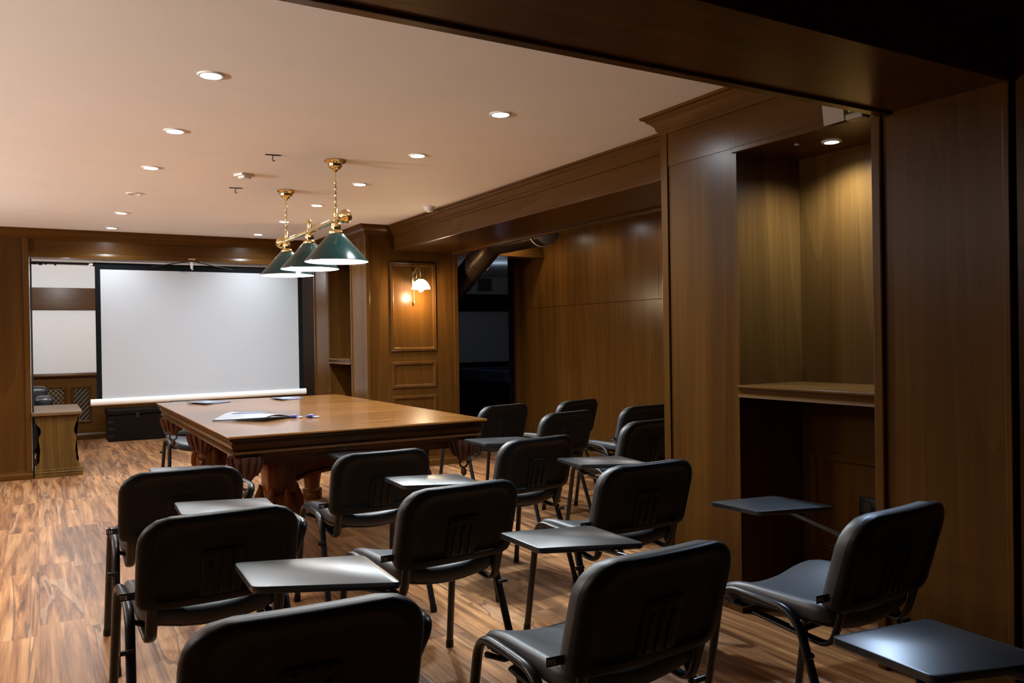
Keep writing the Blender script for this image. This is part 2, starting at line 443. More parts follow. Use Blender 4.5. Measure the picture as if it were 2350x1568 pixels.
# overhead beam across the room near the camera
b = BM(); box(b, -4.2, 3.6, 1.64, 2.13, 2.300, HC); struct('wall_crossbeam', b, M['wx'], 'dark wood beam across the ceiling in front')
b = BM(); box(b, -4.2, XR-0.005, 2.10, 2.145, 2.288, 2.330, 0.004); box(b, -4.2, XR, 1.628, 1.655, 2.292, 2.32, 0.003); struct('trim_21', b, M['mx'])
b = BM(); sweep_prof(b, CORN, (-4.2, 1.64, HC), (3.2, 1.64, HC), (0, -1, 0)); struct('trim_22', b, M['mx'])
# right wall next to the camera
b = BM(); box(b, 3.056, 3.4, -1.6, 1.622, 0, HC); struct('wall_right', b, M['wz'])
b = BM(); sweep_prof(b, CORN, (3.056, -1.6, HC), (3.056, 1.64, HC), (-1, 0, 0)); box(b, 3.040, 3.06, 1.50, 1.57, 0, 2.3, 0.006); struct('trim_23', b, M['my'])

# alcove: panelled right wall, lintel and doorway to the dark room
b = BM(); box(b, 5.262, 5.4, 3.0, 8.80, 0, HC, mi=0); struct('wall_alcove', b, M['gap'])
b = BM()
ys = [3.515, 4.66, 6.04, 7.425, 8.80]
for a0, a1 in zip(ys, ys[1:]): box(b, 5.250, 5.268, a0+0.0015, a1-0.0015, 0.09, 1.757, 0.0012, 1)
ys = [3.515, 4.9, 6.15, 7.33, 8.235, 8.80]
for a0, a1 in zip(ys, ys[1:]): box(b, 5.247, 5.268, a0+0.0015, a1-0.0015, 1.760, HC, 0.0012, 1)
struct('trim_24', b, M['wz'], 'flat wood panels of the alcove wall')
b = BM(); sweep_prof(b, [(0, 0), (0.022, 0), (0.022, 0.07), (0, 0.09)], (5.25, 3.515, 0), (5.25, 8.8, 0), (-1, 0, 0)); struct('baseboard_alcove', b, M['my'])
b = BM(); box(b, 4.60, 5.25, 8.23, 8.42, 2.40, HC); box(b, 4.60, 5.25, 8.20, 8.43, 2.345, 2.408, 0.005); struct('trim_25', b, M['mx'], 'wood lintel over the dark doorway')
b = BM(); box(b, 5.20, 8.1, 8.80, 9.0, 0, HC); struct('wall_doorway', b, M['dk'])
b = BM(); box(b, 5.195, 5.255, 8.79, 8.86, 0, 2.3, 0.006); struct('trim_26', b, M['mz'])

# ------------------------------------------------------------------ lights
def spot(loc, power, angle=120, blend=0.7, col=(1, 1, 1), size=0.04, parent=None):
    l = bpy.data.lights.new('lamp_light', 'SPOT'); l.energy = power; l.spot_size = R_(angle); l.spot_blend = blend
    l.color = col; l.shadow_soft_size = size
    o = link(bpy.data.objects.new('lamp_light', l)); o.location = loc
    return o
def point(loc, power, col=(1, 1, 1), size=0.03):
    l = bpy.data.lights.new('lamp_light', 'POINT'); l.energy = power; l.color = col; l.shadow_soft_size = size
    o = link(bpy.data.objects.new('lamp_light', l)); o.location = loc
    return o

DLC = (0.85, 0.945, 1.0)
PW = 82.0
def downlight(x, y, label, z=HC, on=True, group='ceiling downlights', mat='led', rad=0.043):
    t = thing('downlight', label, 'downlight', (x, y, z), 0, group)
    b = BM(); lathe(b, [(rad, -0.001), (rad+0.004, -0.007), (rad+0.014, -0.006), (rad+0.018, 0.0005), (rad, 0.0005)], n=28, cap=False)
    obj('trim_ring', b, M['wmetal'], t, True)
    b = BM(); lathe(b, [(rad*0.999, -0.0015), (rad*0.6, -0.004), (0.004, -0.0055)], n=24)
    obj('lens', b, M[mat if on else 'off'], t, True)
    return t
ORD = ['nearest the camera', 'second from the camera', 'third from the camera', 'fourth from the camera', 'fifth from the camera', 'farthest, close to the screen wall']
for k in range(6):
    y = 3.905 + 1.124*k
    on = (k != 3)
    downlight(0.711, y, ('unlit' if not on else 'lit') + ' round ceiling downlight in the left row, ' + ORD[k], on=on)
    if on: spot((0.711, y, HC-0.02), PW*(0.58 if k == 5 else 0.55), 170, 0.8, DLC)
for k in range(6):
    y = 3.871 + 1.119*k
    downlight(2.207, y, 'lit round ceiling downlight in the right row, ' + ORD[k])
    spot((2.207, y, HC-0.02), PW*(0.62 if k == 5 else 1.70), 170, 0.8, DLC)
# unseen warm uplights by the left wall, added to brighten the ceiling
for y in (2.6, 4.6, 6.6, 8.6):
    spot((-3.95, y, 1.75), 600.0, 104, 0.35, (1.0, 0.95, 0.90), 0.08).rotation_euler = (0, R_(180+38), 0)
# alcove lamps above the chairs, hidden by the beam
for y in (5.95, 7.0, 8.05):
    spot((4.75, y, HC-0.02), 15.0, 178, 0.6, (1.0, 0.95, 0.88) if y < 8 else (1.0, 0.85, 0.6))
# lamps of the room behind the screen and an added dim cool fill light in the dark room
for x in (-1.2, 0.35, 1.9):
    point((x, 11.6, 2.34), 45.0, (0.97, 0.985, 1.0), 0.06)
point((6.2, 11.0, 2.3), 2.4, (0.55, 0.74, 1.0), 0.15)
# niche lamp
downlight(3.30, 2.60, 'cool white round light in the top of the wood niche', z=2.316, group='niche light', mat='led_cool', rad=0.03)
spot((3.30, 2.60, 2.30), 112.0, 150, 0.8, (0.53, 0.71, 1.0), 0.04)

# ------------------------------------------------------------------ tablet chair
SL = 0.865
def rr_map(hw, z0, z1, rt, rb, n):
    """boundary points of a rounded rectangle and the matching loop layout"""
    hz = (z1-z0)/2; cz = (z0+z1)/2
    pts = []
    N = 4*n
    for i in range(N):
        # walk round a square, centre-projected on to the rounded rectangle
        side, t = divmod(i, n); t = -1 + 2*t/n
        uv = {0: (1, t), 1: (-t, 1), 2: (-1, -t), 3: (t, -1)}[side]
        x = uv[0]*hw; z = uv[1]*hz
        rad = rt if z > 0 else rb
        cx = hw-rad; czz = hz-rad
        if abs(x) > cx and abs(z) > czz:
            dx = abs(x)-cx; dz = abs(z)-czz; L = math.hypot(dx, dz)
            f = rad/L if L > 1e-9 else 1
            x = math.copysign(cx+dx*f, x); z = math.copysign(czz+dz*f, z)
        pts.append((x, z))
    return pts, cz

def slab(bm, hw, z0, z1, rt, rb, prof, place, n=10):
    """concentric rounded-rectangle loops; prof = [(scale, depth)...] from the outer edge inwards, place(x,z,depth)->xyz"""
    pts, cz = rr_map(hw, z0, z1, rt, rb, n)
    loops = []
    for s, dep in prof:
        if isinstance(s, tuple): sx, sz = s
        else: sx = sz = s
        loops.append([bm.verts.new(place(x*sx, cz+z*sz, dep)) for x, z in pts])
    N = len(pts)
    for A, B in zip(loops, loops[1:]):
        for i in range(N):
            bm.faces.new((A[i], A[(i+1) % N], B[(i+1) % N], B[i]))
    return loops

def cap_loop(bm, loop):
    c = Vector((0, 0, 0))
    for v in loop: c += v.co
    cv = bm.verts.new(c/len(loop))
    for i in range(len(loop)):
        bm.faces.new((loop[i], loop[(i+1) % len(loop)], cv))

BW, BZ0, BZ1 = 0.255, 0.545, 0.855
LEAN = math.tan(R_(16))
def bplace(x, z, dep):
    # backrest surface: leaned, bowed; dep > 0 towards the rear
    y = -0.222 - (z-BZ0)*LEAN - 0.020*(1-(x/BW)**2) - dep
    return (x, y, z)

def make_text(txt, size, mat, name, depth=0.0004):
    cu = bpy.data.curves.new(name, 'FONT'); cu.body = txt; cu.size = size; cu.extrude = depth
    o = bpy.data.objects.new(name, cu); COL.objects.link(o)
    dg = bpy.context.evaluated_depsgraph_get(); dg.update()
    me = bpy.data.meshes.new_from_object(o.evaluated_get(dg))
    bpy.data.objects.remove(o); bpy.data.curves.remove(cu)
    me.materials.clear(); me.materials.append(mat); me.name = name
    return me

def make_chair():
    t = empty('tablet_chair')
    # rear shell of the backrest
    b = BM()
    prof = [(1.0, -0.012), (1.0, 0.002), (0.985, 0.010), (0.955, 0.015), (0.86, 0.016), (0.815, 0.016), (0.80, 0.0125), (0.785, 0.010), (0.6, 0.010), (0.3, 0.010), (0.12, 0.010)]
    lp = slab(b, BW, BZ0, BZ1, 0.098, 0.040, prof, bplace, 12); cap_loop(b, lp[-1])
    sh = obj('backrest', b, M['bplastic'], t, True, 60)
    # raised ribbed boss in the middle of the shell
    b = BM()
    def bp2(x, z, dep): return bplace(x, z, dep)
    lp = slab(b, 0.066, 0.575, 0.735, 0.014, 0.006, [(1.0, 0.008), (1.0, 0.014), (0.96, 0.017), (0.8, 0.017), (0.4, 0.017)], bp2, 6); cap_loop(b, lp[-1])
    for xx in (-0.036, 0.0, 0.036):
        lp = slab(b, 0.008, 0.575, 0.70, 0.007, 0.004, [(1.0, 0.015), (0.9, 0.021), (0.5, 0.022)], lambda x, z, dd, xx=xx: bplace(x+xx, z, dd), 3); cap_loop(b, lp[-1])
        lp = slab(b, 0.007, 0.709, 0.723, 0.006, 0.006, [(1.0, 0.015), (0.8, 0.020), (0.4, 0.021)], lambda x, z, dd, xx=xx: bplace(x+xx, z, dd), 3); cap_loop(b, lp[-1])
    obj('boss', b, M['bplastic'], sh, True, 50)
    # padded front
    b = BM()
    lp = slab(b, BW-0.004, BZ0+0.004, BZ1-0.004, 0.095, 0.038, [(0.998, -0.010), (1.004, -0.022), (1.002, -0.038), (0.985, -0.052), (0.94, -0.061), (0.8, -0.065), (0.5, -0.064), (0.2, -0.062)], bplace, 10); cap_loop(b, lp[-1])
    obj('back_cushion', b, M['vinyl'], t, True, 60)
    # seat: saddle shaped pad over a plastic shell
    def splace(x, yy, dep):
        xn = x/0.25; z = 0.490 + 0.048*xn*xn + dep
        f = max(0.0, (yy-0.10)/0.15); z -= 0.030*f*f
        q = max(0.0, (-0.12-yy)/0.09); z += 0.004*q
        return (x, yy, z)
    b = BM()
    lp = slab(b, 0.240, -0.205, 0.250, 0.075, 0.060, [(0.985, -0.026), (1.0, -0.018), (1.004, 0.000), (0.992, 0.016), (0.955, 0.028), (0.87, 0.034), (0.6, 0.035), (0.3, 0.035)], splace, 10); cap_loop(b, lp[-1])
    obj('seat', b, M['vinyl'], t, True, 60)
    b = BM()
    lp = slab(b, 0.235, -0.200, 0.244, 0.075, 0.060, [(0.99, -0.024), (0.975, -0.032), (0.93, -0.037), (0.6, -0.040), (0.25, -0.040)], splace, 8); cap_loop(b, lp[-1])
    obj('seat_shell', b, M['bplastic'], t, True, 60)
    # legs, each with a foot cap
    for sx in (-1, 1):
        for fr in (1, -1):
            foot = Vector((sx*0.272, 0.285 if fr > 0 else -0.275, 0.012)); top = Vector((sx*0.254, 0.205 if fr > 0 else -0.095, 0.538 if fr > 0 else 0.522))
            mid = Vector((sx*0.254, 0.055, 0.532))
            pth = fillet([foot, top, mid], 0.075, 7)
            b = BM(); tube(b, pth, 0.0160, 0.0130, 14)
            lg = obj('leg', b, M['steel'], t, True, 60)
            b = BM()
            dr = (foot-top).normalized()
            tube(b, [foot-dr*0.022, foot-dr*0.0, Vector((foot.x, foot.y, 0.0))], [0.0175, 0.0185, 0.0175], [0.0145, 0.0155, 0.0145], 12)
            obj('foot_cap', b, M['bplastic'], lg, True, 60)
    b = BM()
    for yy, zz in ((0.165, 0.470), (-0.085, 0.462)):
        tube(b, [(-0.254, yy, zz+0.02), (-0.20, yy, zz-0.005), (0.20, yy, zz-0.005), (0.254, yy, zz+0.02)], 0.009, 0.013, 10)
    for sx in (-1, 1):
        tube(b, [(sx*0.250, -0.150, 0.402), (sx*0.293, -0.150, 0.402)], 0.009, 0.009, 8)
    obj('seat_frame', b, M['steel'], t, True, 60)
    for sx in (-1, 1):
        b = BM()
        pth = fillet([(sx*0.205, 0.10, 0.462), (sx*0.205, -0.185, 0.428), (sx*0.205, -0.215, 0.51), (sx*0.205, -0.250, 0.64)], 0.065, 8)
        tube(b, pth, 0.019, 0.0095, 12)
        obj('back_upright', b, M['steel'], t, True, 60)
    # woven tag on the left edge of the backrest
    b = BM()
    q = [(-0.298, -0.200, 0.584), (-0.248, -0.212, 0.586), (-0.248, -0.212, 0.610), (-0.298, -0.200, 0.608)]
    A = [b.verts.new(v) for v in q]; B_ = [b.verts.new((x, y-0.0012, z)) for x, y, z in q]
    b.faces.new(A); b.faces.new(B_[::-1])
    for i in range(4): b.faces.new((A[i], A[(i+1) % 4], B_[(i+1) % 4], B_[i]))
    tg = obj('tag', b, M['tagcloth'], t)
    me = make_text('ns', 0.027, M['tagtext'], 'tag_letters')
    tx = link(bpy.data.objects.new('tag_letters', me), tg)
    tx.matrix_basis = Matrix.Translation((-0.296, -0.2022, 0.5895)) @ Matrix.Rotation(R_(-13.5), 4, 'Z') @ Matrix.Rotation(R_(90), 4, 'X')
    return t

def children_of(o): return [c for c in bpy.data.objects if c.parent == o]
def copy_tree(o, parent=None):
    c = o.copy(); COL.objects.link(c)
    if parent is not None: c.parent = parent
    for ch in children_of(o): copy_tree(ch, c)
    return c

TS = [(-0.170, 0.192), (0.167, 0.097), (0.170, -0.213), (-0.166, -0.076)]
def add_tablet(root, pos, th, quad, z, tilt=0.0):
    """writing tablet (world corner points, z of the top) with its arm, in the chair's own space"""
    c, s = math.cos(-th), math.sin(-th)
    loc = [((x-pos[0])*c-(y-pos[1])*s, (x-pos[0])*s+(y-pos[1])*c) for x, y in quad]
    b = BM()
    # rounded polygon
    pts = [Vector((x, y, 0)) for x, y in loc]
    n = len(pts); poly = []
    for i in range(n):
        p = pts[i]; a = (pts[i-1]-p); e = (pts[(i+1) % n]-p); rr = 0.022
        p0 = p+a.normalized()*rr; p1 = p+e.normalized()*rr
        for k in range(6):
            t = k/5; poly.append(p0*(1-t)**2+p*2*t*(1-t)+p1*t*t)
    cen = sum((p for p in poly), Vector())/len(poly)
    def lp(zz, ins):
        return [b.verts.new((p.x+(cen.x-p.x)*ins, p.y+(cen.y-p.y)*ins, zz)) for p in poly]
    L = [lp(z-0.020, 0.016), lp(z-0.017, 0.0), lp(z-0.004, 0.0), lp(z-0.001, 0.006), lp(z, 0.02)]
    N = len(poly)
    for A, B_ in zip(L, L[1:]):
        for i in range(N): b.faces.new((A[i], A[(i+1) % N], B_[(i+1) % N], B_[i]))
    b.faces.new(L[0][::-1]); b.faces.new(L[-1])
    tb = obj('tablet', b, M['tablet'], root, True, 40)
    b = BM()
    rx = (loc[1][0]+loc[2][0])/2; ry = loc[2][1]
    zt = z-0.032
    path = fillet([(0.258, -0.075, 0.515), (0.335, -0.115, zt), (0.335, 0.10, zt), (cen.x+0.05, cen.y-0.04, z-0.030)], 0.055, 6)
    tube(b, path, 0.0175, 0.0075, 12)
    box(b, cen.x-0.02, cen.x+0.14, cen.y-0.06, cen.y+0.05, z-0.034, z-0.019, 0.004)
    obj('tablet_arm', b, M['steel'], tb, True, 60)

def quad_at(cx, cy, rot):
    c, s = math.cos(R_(rot)), math.sin(R_(rot))
    return [(cx+x*c-y*s, cy+x*s+y*c) for x, y in TS]

proto = make_chair()
G1 = 'tablet chairs facing the screen'; G2 = 'black chairs in the alcove'
CH = [
 ('front', 0.498, 1.968, -3.2, 'black chair cut off by the bottom edge, nearest of the left-hand column', G1, [(0.502, 2.530), (0.860, 2.398), (0.849, 2.069), (0.492, 2.251)], 0.742),
 ('a2', 0.505, 3.070, 2.1, 'black tablet chair in the left-hand column, second from the front edge', G1, quad_at(0.622, 3.26, -3.0), 0.772),
 ('a1', 0.548, 4.088, -0.3, 'black tablet chair farthest back in the left-hand column, before the big wooden table', G1, quad_at(0.664, 4.444, -3), 0.75),
 ('b1', 1.471, 4.104, 0.6, 'black chair standing right in front of the near end of the wooden table', G1, quad_at(1.609, 4.443, -3), 0.75),
 ('c', 1.360, 3.053, 4.8, 'black tablet chair in the middle of the seating, behind the chair at the table end', G1, quad_at(1.575, 3.457, -3.5), 0.75),
 ('f', 1.368, 1.916, 2.2, 'large black chair in the centre foreground with a grey tablet in front of it', G1, quad_at(1.590, 2.362, -0.3), 0.705),
 ('d', 2.346, 4.099, 6.8, 'black tablet chair beside the right corner of the wooden table', G1, quad_at(2.404, 4.250, -1.0), 0.79),
 ('e', 2.283, 3.059, 0.8, 'black tablet chair in front of the wood pier, its top edge lit blue', G1, quad_at(2.555, 3.472, -7.0), 0.75),
 ('r', 2.301, 1.891, 4.5, 'black chair with a blue-lit seat standing before the lit niche', G1, quad_at(2.775, 2.535, 4.6), 0.655),
 ('r2', 1.640, 0.700, 3.0, 'chair mostly outside the picture, only its dark tablet in the bottom right corner', G1, None, 0.64),
 ('g1', 3.273, 6.131, 11.6, 'black chair in the alcove before the dark doorway, beside the wooden table', G2, None, 0),
 ('g2', 4.004, 6.140, 15.4, 'farthest black chair in the alcove, close to the panelled wall', G2, None, 0),
 ('g3', 3.330, 5.280, 10.3, 'black alcove chair overlapping the farthest one, in the second alcove row', G2, None, 0),
 ('g4', 4.144, 5.333, 3.4, 'black alcove chair half hidden behind the wood pier, the farther of two there', G2, None, 0),
 ('g5', 3.441, 4.440, 5.6, 'black alcove chair half hidden behind the wood pier, the nearer of two there', G2, None, 0),
 ('h', 1.260, 7.930, 180.0, 'black chair at the far end of the wooden table, facing back towards the seating', 'chair at the far end of the table', None, 0),
]
roots = {}
for i, (k, x, y, th, lab, grp, q, tz) in enumerate(CH):
    o = proto if i == 0 else copy_tree(proto)
    o.location = (x, y, 0); o.rotation_euler = (0, 0, R_(th))
    tag(o, lab, 'chair', grp); roots[k] = o
for (k, x, y, th, lab, grp, q, tz) in CH:
    if k == 'r2': q = [(1.710, 1.373), (2.036, 1.320), (2.020, 0.993), (1.696, 1.089)]
    if q: add_tablet(roots[k], (x, y), R_(th), q, tz)

# ------------------------------------------------------------------ billiard table covered with boards
TX0, TX1, TY0, TY1, TZ = 0.885, 2.470, 4.560, 7.560, 0.89
tcx, tcy = (TX0+TX1)/2, (TY0+TY1)/2
tb = thing('billiard_table', 'large billiard table with a boarded wooden top and moulded edges', 'table', (tcx, tcy, 0))
hx, hy = (TX1-TX0)/2, (TY1-TY0)/2
def rect_loops(bm, prof, hx, hy):
    loops = []
    for o, z in prof:
        loops.append([bm.verts.new(v) for v in ((-hx+o, -hy+o, z), (hx-o, -hy+o, z), (hx-o, hy-o, z), (-hx+o, hy-o, z))])
    for A, B_ in zip(loops, loops[1:]):
        for i in range(4): bm.faces.new((A[i], A[(i+1) % 4], B_[(i+1) % 4], B_[i]))
    return loops
b = BM()
L = rect_loops(b, [(0.006, TZ-0.016), (0.0, TZ-0.012), (0.0, TZ-0.004), (0.004, TZ)], hx, hy)
b.faces.new(L[0][::-1]); b.faces.new(L[-1])
obj('table_top', b, M['tt'], tb)
b = BM()
L = rect_loops(b, [(0.02, TZ-0.016), (0.012, TZ-0.018), (0.012, TZ-0.030), (0.026, TZ-0.034), (0.028, TZ-0.046), (0.020, TZ-0.050), (0.030, TZ-0.075), (0.044, TZ-0.088), (0.030, TZ-0.093), (0.030, TZ-0.104), (0.044, TZ-0.110), (0.052, TZ-0.128), (0.20, TZ-0.132)], hx, hy)
b.faces.new(L[0][::-1]); b.faces.new(L[-1])
obj('rail', b, M['tm'], tb)
b = BM()
L = rect_loops(b, [(0.15, TZ-0.13), (0.15, TZ-0.165), (0.165, TZ-0.172), (0.165, TZ-0.19), (0.3, TZ-0.19)], hx, hy)
b.faces.new(L[-1])
obj('frieze', b, M['tm'], tb)
# arched aprons between the legs
def apron(p0, p1, zt, zl, zm, th=0.03):
    b = BM(); p0 = Vector(p0); p1 = Vector(p1); dd = p1-p0; nn = Vector((-dd.y, dd.x, 0)).normalized()*th
    n = 24
    def low(t):
        e = abs(2*t-1); return zm - (zm-zl)*(e**3)
    for off in (0,):
        V = []
        for i in range(n+1):
            t = i/n; p = p0+dd*t
            V.append([b.verts.new((p.x, p.y, zt)), b.verts.new((p.x, p.y, low(t))), b.verts.new((p.x+nn.x, p.y+nn.y, low(t))), b.verts.new((p.x+nn.x, p.y+nn.y, zt))])
        for A, B_ in zip(V, V[1:]):
            for j in range(4): b.faces.new((A[j], A[(j+1) % 4], B_[(j+1) % 4], B_[j]))
        b.faces.new(V[0][::-1]); b.faces.new(V[-1])
    # bead along the arch
    tube(b, [(p0.x+dd.x*i/n-nn.x*0.25, p0.y+dd.y*i/n-nn.y*0.25, low(i/n)+0.018) for i in range(n+1)], 0.009, 0.009, 8)
    return b
lx, ly = hx-0.36, hy-0.37
for p0, p1 in (((-lx, -ly-0.02), (lx, -ly-0.02)), ((lx, ly+0.02), (-lx, ly+0.02)), ((-lx-0.02, ly), (-lx-0.02, -ly)), ((lx+0.02, -ly), (lx+0.02, ly))):
    obj('apron', apron((*p0, 0), (*p1, 0), TZ-0.185, 0.50, 0.60), M['tl'], tb, True, 40)
def flute(n, amp): return lambda t, z: 1+amp*math.cos(2*PI*n*t)
for sx in (-1, 1):
    for sy in (-1, 1):
        b = BM()
        box(b, sx*lx-0.085, sx*lx+0.085, sy*ly-0.085, sy*ly+0.085, 0.50, TZ-0.185, 0.012)
        lathe(b, [(0.085, 0.50), (0.112, 0.47), (0.122, 0.42), (0.118, 0.36), (0.100, 0.28), (0.080, 0.20), (0.068, 0.13), (0.066, 0.10), (0.084, 0.085), (0.088, 0.07), (0.082, 0.055), (0.088, 0.04), (0.080, 0.0)], (sx*lx, sy*ly, 0), 28)
        lg = obj('leg', b, M['tl'], tb, True, 40)
        b = BM()
        # carved leaves round the knee of the leg
        for k in range(8):
            a = 2*PI*k/8+0.2; ca, sa = math.cos(a), math.sin(a)
            pts = [(sx*lx+ca*rr, sy*ly+sa*rr, z) for rr, z in ((0.084, 0.28), (0.112, 0.34), (0.128, 0.41), (0.124, 0.47), (0.112, 0.525), (0.118, 0.545))]
            tube(b, pts, [0.006, 0.016, 0.026, 0.026, 0.014, 0.004], [0.004, 0.008, 0.010, 0.010, 0.008, 0.003], 8)
        obj('carved_leaves', b, M['tl'], lg, True, 60)
# fringed leather pockets under the rail
for px_, py_, ang in ((-1, -1, -135), (1, -1, -45), (-1, 1, 135), (1, 1, 45), (-1, 0, 180), (1, 0, 0)):
    cx_ = px_*(hx-0.115); cy_ = py_*(hy-0.115)
    b = BM()
    lathe(b, [(0.088, TZ-0.125), (0.084, TZ-0.15), (0.070, TZ-0.19), (0.050, TZ-0.235), (0.032, TZ-0.262), (0.008, TZ-0.272)], (cx_, cy_, 0), 56, mod=flute(14, 0.05))
    for k in range(14):
        a = 2*PI*k/14
        pts = [(cx_+math.cos(a)*rr, cy_+math.sin(a)*rr, z) for rr, z in ((0.094, TZ-0.125), (0.092, TZ-0.155), (0.080, TZ-0.195), (0.060, TZ-0.238))]
        tube(b, pts, [0.009, 0.011, 0.010, 0.004], [0.006, 0.006, 0.006, 0.003], 6)
    # hanging loop and drop below the cup
    tube(b, [(cx_+0.028*math.cos(2*PI*k/14), cy_, TZ-0.285+0.028*math.sin(2*PI*k/14)) for k in range(14)], 0.007, 0.007, 6, closed=True)
    lathe(b, [(0.004, TZ-0.308), (0.016, TZ-0.325), (0.020, TZ-0.345), (0.012, TZ-0.362), (0.003, TZ-0.368)], (cx_, cy_, 0), 12)
    obj('pocket', b, M['leather_brown'], tb, True, 60)

# things on the table
def sheet(bm, quad, zfun, n=10, th=0.003, mi=0):
    q = [Vector((*p, 0)) for p in quad]
    G = []
    for j in range(n+1):
        row = []
        for i in range(n+1):
            s, t = i/n, j/n
            p = (q[0]*(1-s)+q[1]*s)*(1-t)+(q[3]*(1-s)+q[2]*s)*t
            row.append((p.x, p.y, zfun(s, t)))
        G.append(row)
    T = [[bm.verts.new((x, y, z+th)) for x, y, z in r_] for r_ in G]; Bt = [[bm.verts.new(v) for v in r_] for r_ in G]
    for j in range(n):
        for i in range(n):
            f = bm.faces.new((T[j][i], T[j][i+1], T[j+1][i+1], T[j+1][i])); f.material_index = mi
            f = bm.faces.new((Bt[j][i], Bt[j+1][i], Bt[j+1][i+1], Bt[j][i+1])); f.material_index = 1 if mi == 0 else mi
    for i in range(n):
        for A, B_ in ((T[0], Bt[0]), (T[n], Bt[n])):
            f = bm.faces.new((A[i], A[i+1], B_[i+1], B_[i])); f.material_index = 1
        for c in (0, n):
            f = bm.faces.new((T[i][c], T[i+1][c], Bt[i+1][c], Bt[i][c])); f.material_index = 1
mg = thing('brochure', 'open curled brochure with a dark cover, nearest on the wooden table', 'brochure', (1.30, 5.55, TZ))
def off(quad, o): return [(x-o[0], y-o[1]) for x, y in quad]
o_ = (1.30, 5.55)
b = BM(); sheet(b, off([(0.985, 5.56), (1.255, 5.28), (1.51, 5.47), (1.20, 5.82)], o_), lambda s, t: 0.001+0.030*math.sin(PI*min(1, max(0, s*0.3+t*0.75)))**1.5, 12, 0.006); obj('cover', b, [M['paper'], M['dark_print']], mg, True, 60)
b = BM(); sheet(b, off([(1.12, 5.62), (1.25, 5.49), (1.36, 5.56), (1.22, 5.70)], o_), lambda s, t: 0.0365, 4, 0.0008, 0); obj('print', b, [M['bluegrey'], M['bluegrey']], mg)
def candy(x, y, rz, lab):
    t = thing('packet', lab, 'packet', (x, y, TZ), rz, 'blue packets beside the brochure')
    b = BM(); lathe(b, [(0.002, -0.03), (0.010, -0.024), (0.013, 0.0), (0.010, 0.024), (0.002, 0.03)], n=14)
    bmesh.ops.transform(b, matrix=Matrix.Translation((0, 0, 0.0115)) @ Matrix.Rotation(R_(90), 4, 'Y') @ Matrix.Diagonal((0.85, 1.2, 1.0, 1)), verts=b.verts)
    obj('body', b, M['ink'], t, True)
    b = BM(); box(b, 0.02, 0.055, -0.016, 0.016, 0.006, 0.012, 0.002); box(b, -0.008, 0.012, -0.013, 0.013, 0.0215, 0.0235); obj('wrapper_end', b, M['paper'], t)
candy(1.470, 5.40, R_(-25), 'small blue and white packet touching the corner of the curled brochure')
candy(1.565, 5.345, R_(-38), 'small blue and white packet farther from the curled brochure, towards the right')
for nm, quad, lab in (('l', [(1.20, 7.05), (1.43, 7.22), (1.30, 7.46), (1.09, 7.32)], 'flat blue-grey leaflet at the far left of the wooden table'),
                      ('r', [(1.83, 7.10), (2.06, 7.20), (2.00, 7.46), (1.80, 7.40)], 'flat blue-grey leaflet at the far edge of the table, right of the other leaflet')):
    cx_ = sum(p[0] for p in quad)/4; cy_ = sum(p[1] for p in quad)/4
    t = thing('leaflet', lab, 'leaflet', (cx_, cy_, TZ), 0, 'leaflets on the table')
    b = BM(); sheet(b, off(quad, (cx_, cy_)), lambda s, tt: 0.0005+0.010*max(0, 0.35-s)*2, 6, 0.004); obj('page', b, [M['bluegrey'], M['dark_print']], t, True, 60)
    ins = [((p[0]-cx_)*0.40, (p[1]-cy_)*0.40) for p in quad]
    b = BM(); sheet(b, ins, lambda s, tt: 0.008, 4, 0.0006, 0); obj('print', b, [M['paper'], M['paper']], t)

# ------------------------------------------------------------------ billiard lamp
LX = 1.772
lp_ = thing('billiard_lamp', 'brass billiard lamp with three green cone shades above the table', 'lamp', (LX, 6.0, HC))
def L_(z): return z-HC
for k, y in enumerate((5.38, 6.635)):
    b = BM(); lathe(b, [(0.001, L_(2.540)), (0.012, L_(2.543)), (0.020, L_(2.556)), (0.034, L_(2.562)), (0.040, L_(2.572)), (0.049, L_(2.578)), (0.052, L_(2.592)), (0.062, L_(2.598)), (0.074, L_(2.611)), (0.070, L_(2.6199)), (0.001, L_(2.6199))], (0, y-6.0, 0), 32, mod=flute(12, 0.03)); obj('canopy', b, M['brass'], lp_, True)
    b = BM()
    z = 2.548
    tube(b, [(0, y-6.0, L_(2.552)), (0, y-6.0, L_(2.478))], 0.0045, 0.0045, 8)
    z = 2.480; i = 0
    while z > 2.30:
        c_, s_ = (1, 0) if i % 2 == 0 else (0, 1)
        pts = [(c_*0.0075*math.cos(2*PI*j/10), y-6.0+s_*0.0075*math.cos(2*PI*j/10), L_(z-0.012)+0.0135*math.sin(2*PI*j/10)) for j in range(10)]
        tube(b, pts, 0.0024, 0.0024, 5, closed=True); z -= 0.0205; i += 1
    obj('chain', b, M['brass'], lp_, True)
b = BM(); tube(b, [(0, 5.22-6, L_(2.215)), (0, 6.78-6, L_(2.215))], 0.018, 0.018, 16)
obj('bar', b, M['brass'], lp_, True)
for y in (5.20, 6.79):
    b = BM(); s_ = -1 if y < 6 else 1
    prof = [(0.012, -0.02), (0.022, -0.012), (0.018, -0.004), (0.032, 0.006), (0.044, 0.026), (0.046, 0.046), (0.036, 0.068), (0.018, 0.080), (0.012, 0.088), (0.006, 0.094), (0.001, 0.095)]
    lathe(b, prof, n=20)
    bmesh.ops.transform(b, matrix=Matrix.Translation((0, y-6-s_*0.03, L_(2.215))) @ Matrix.Rotation(R_(-90*s_), 4, 'X'), verts=b.verts)
    obj('finial', b, M['brass'], lp_, True)
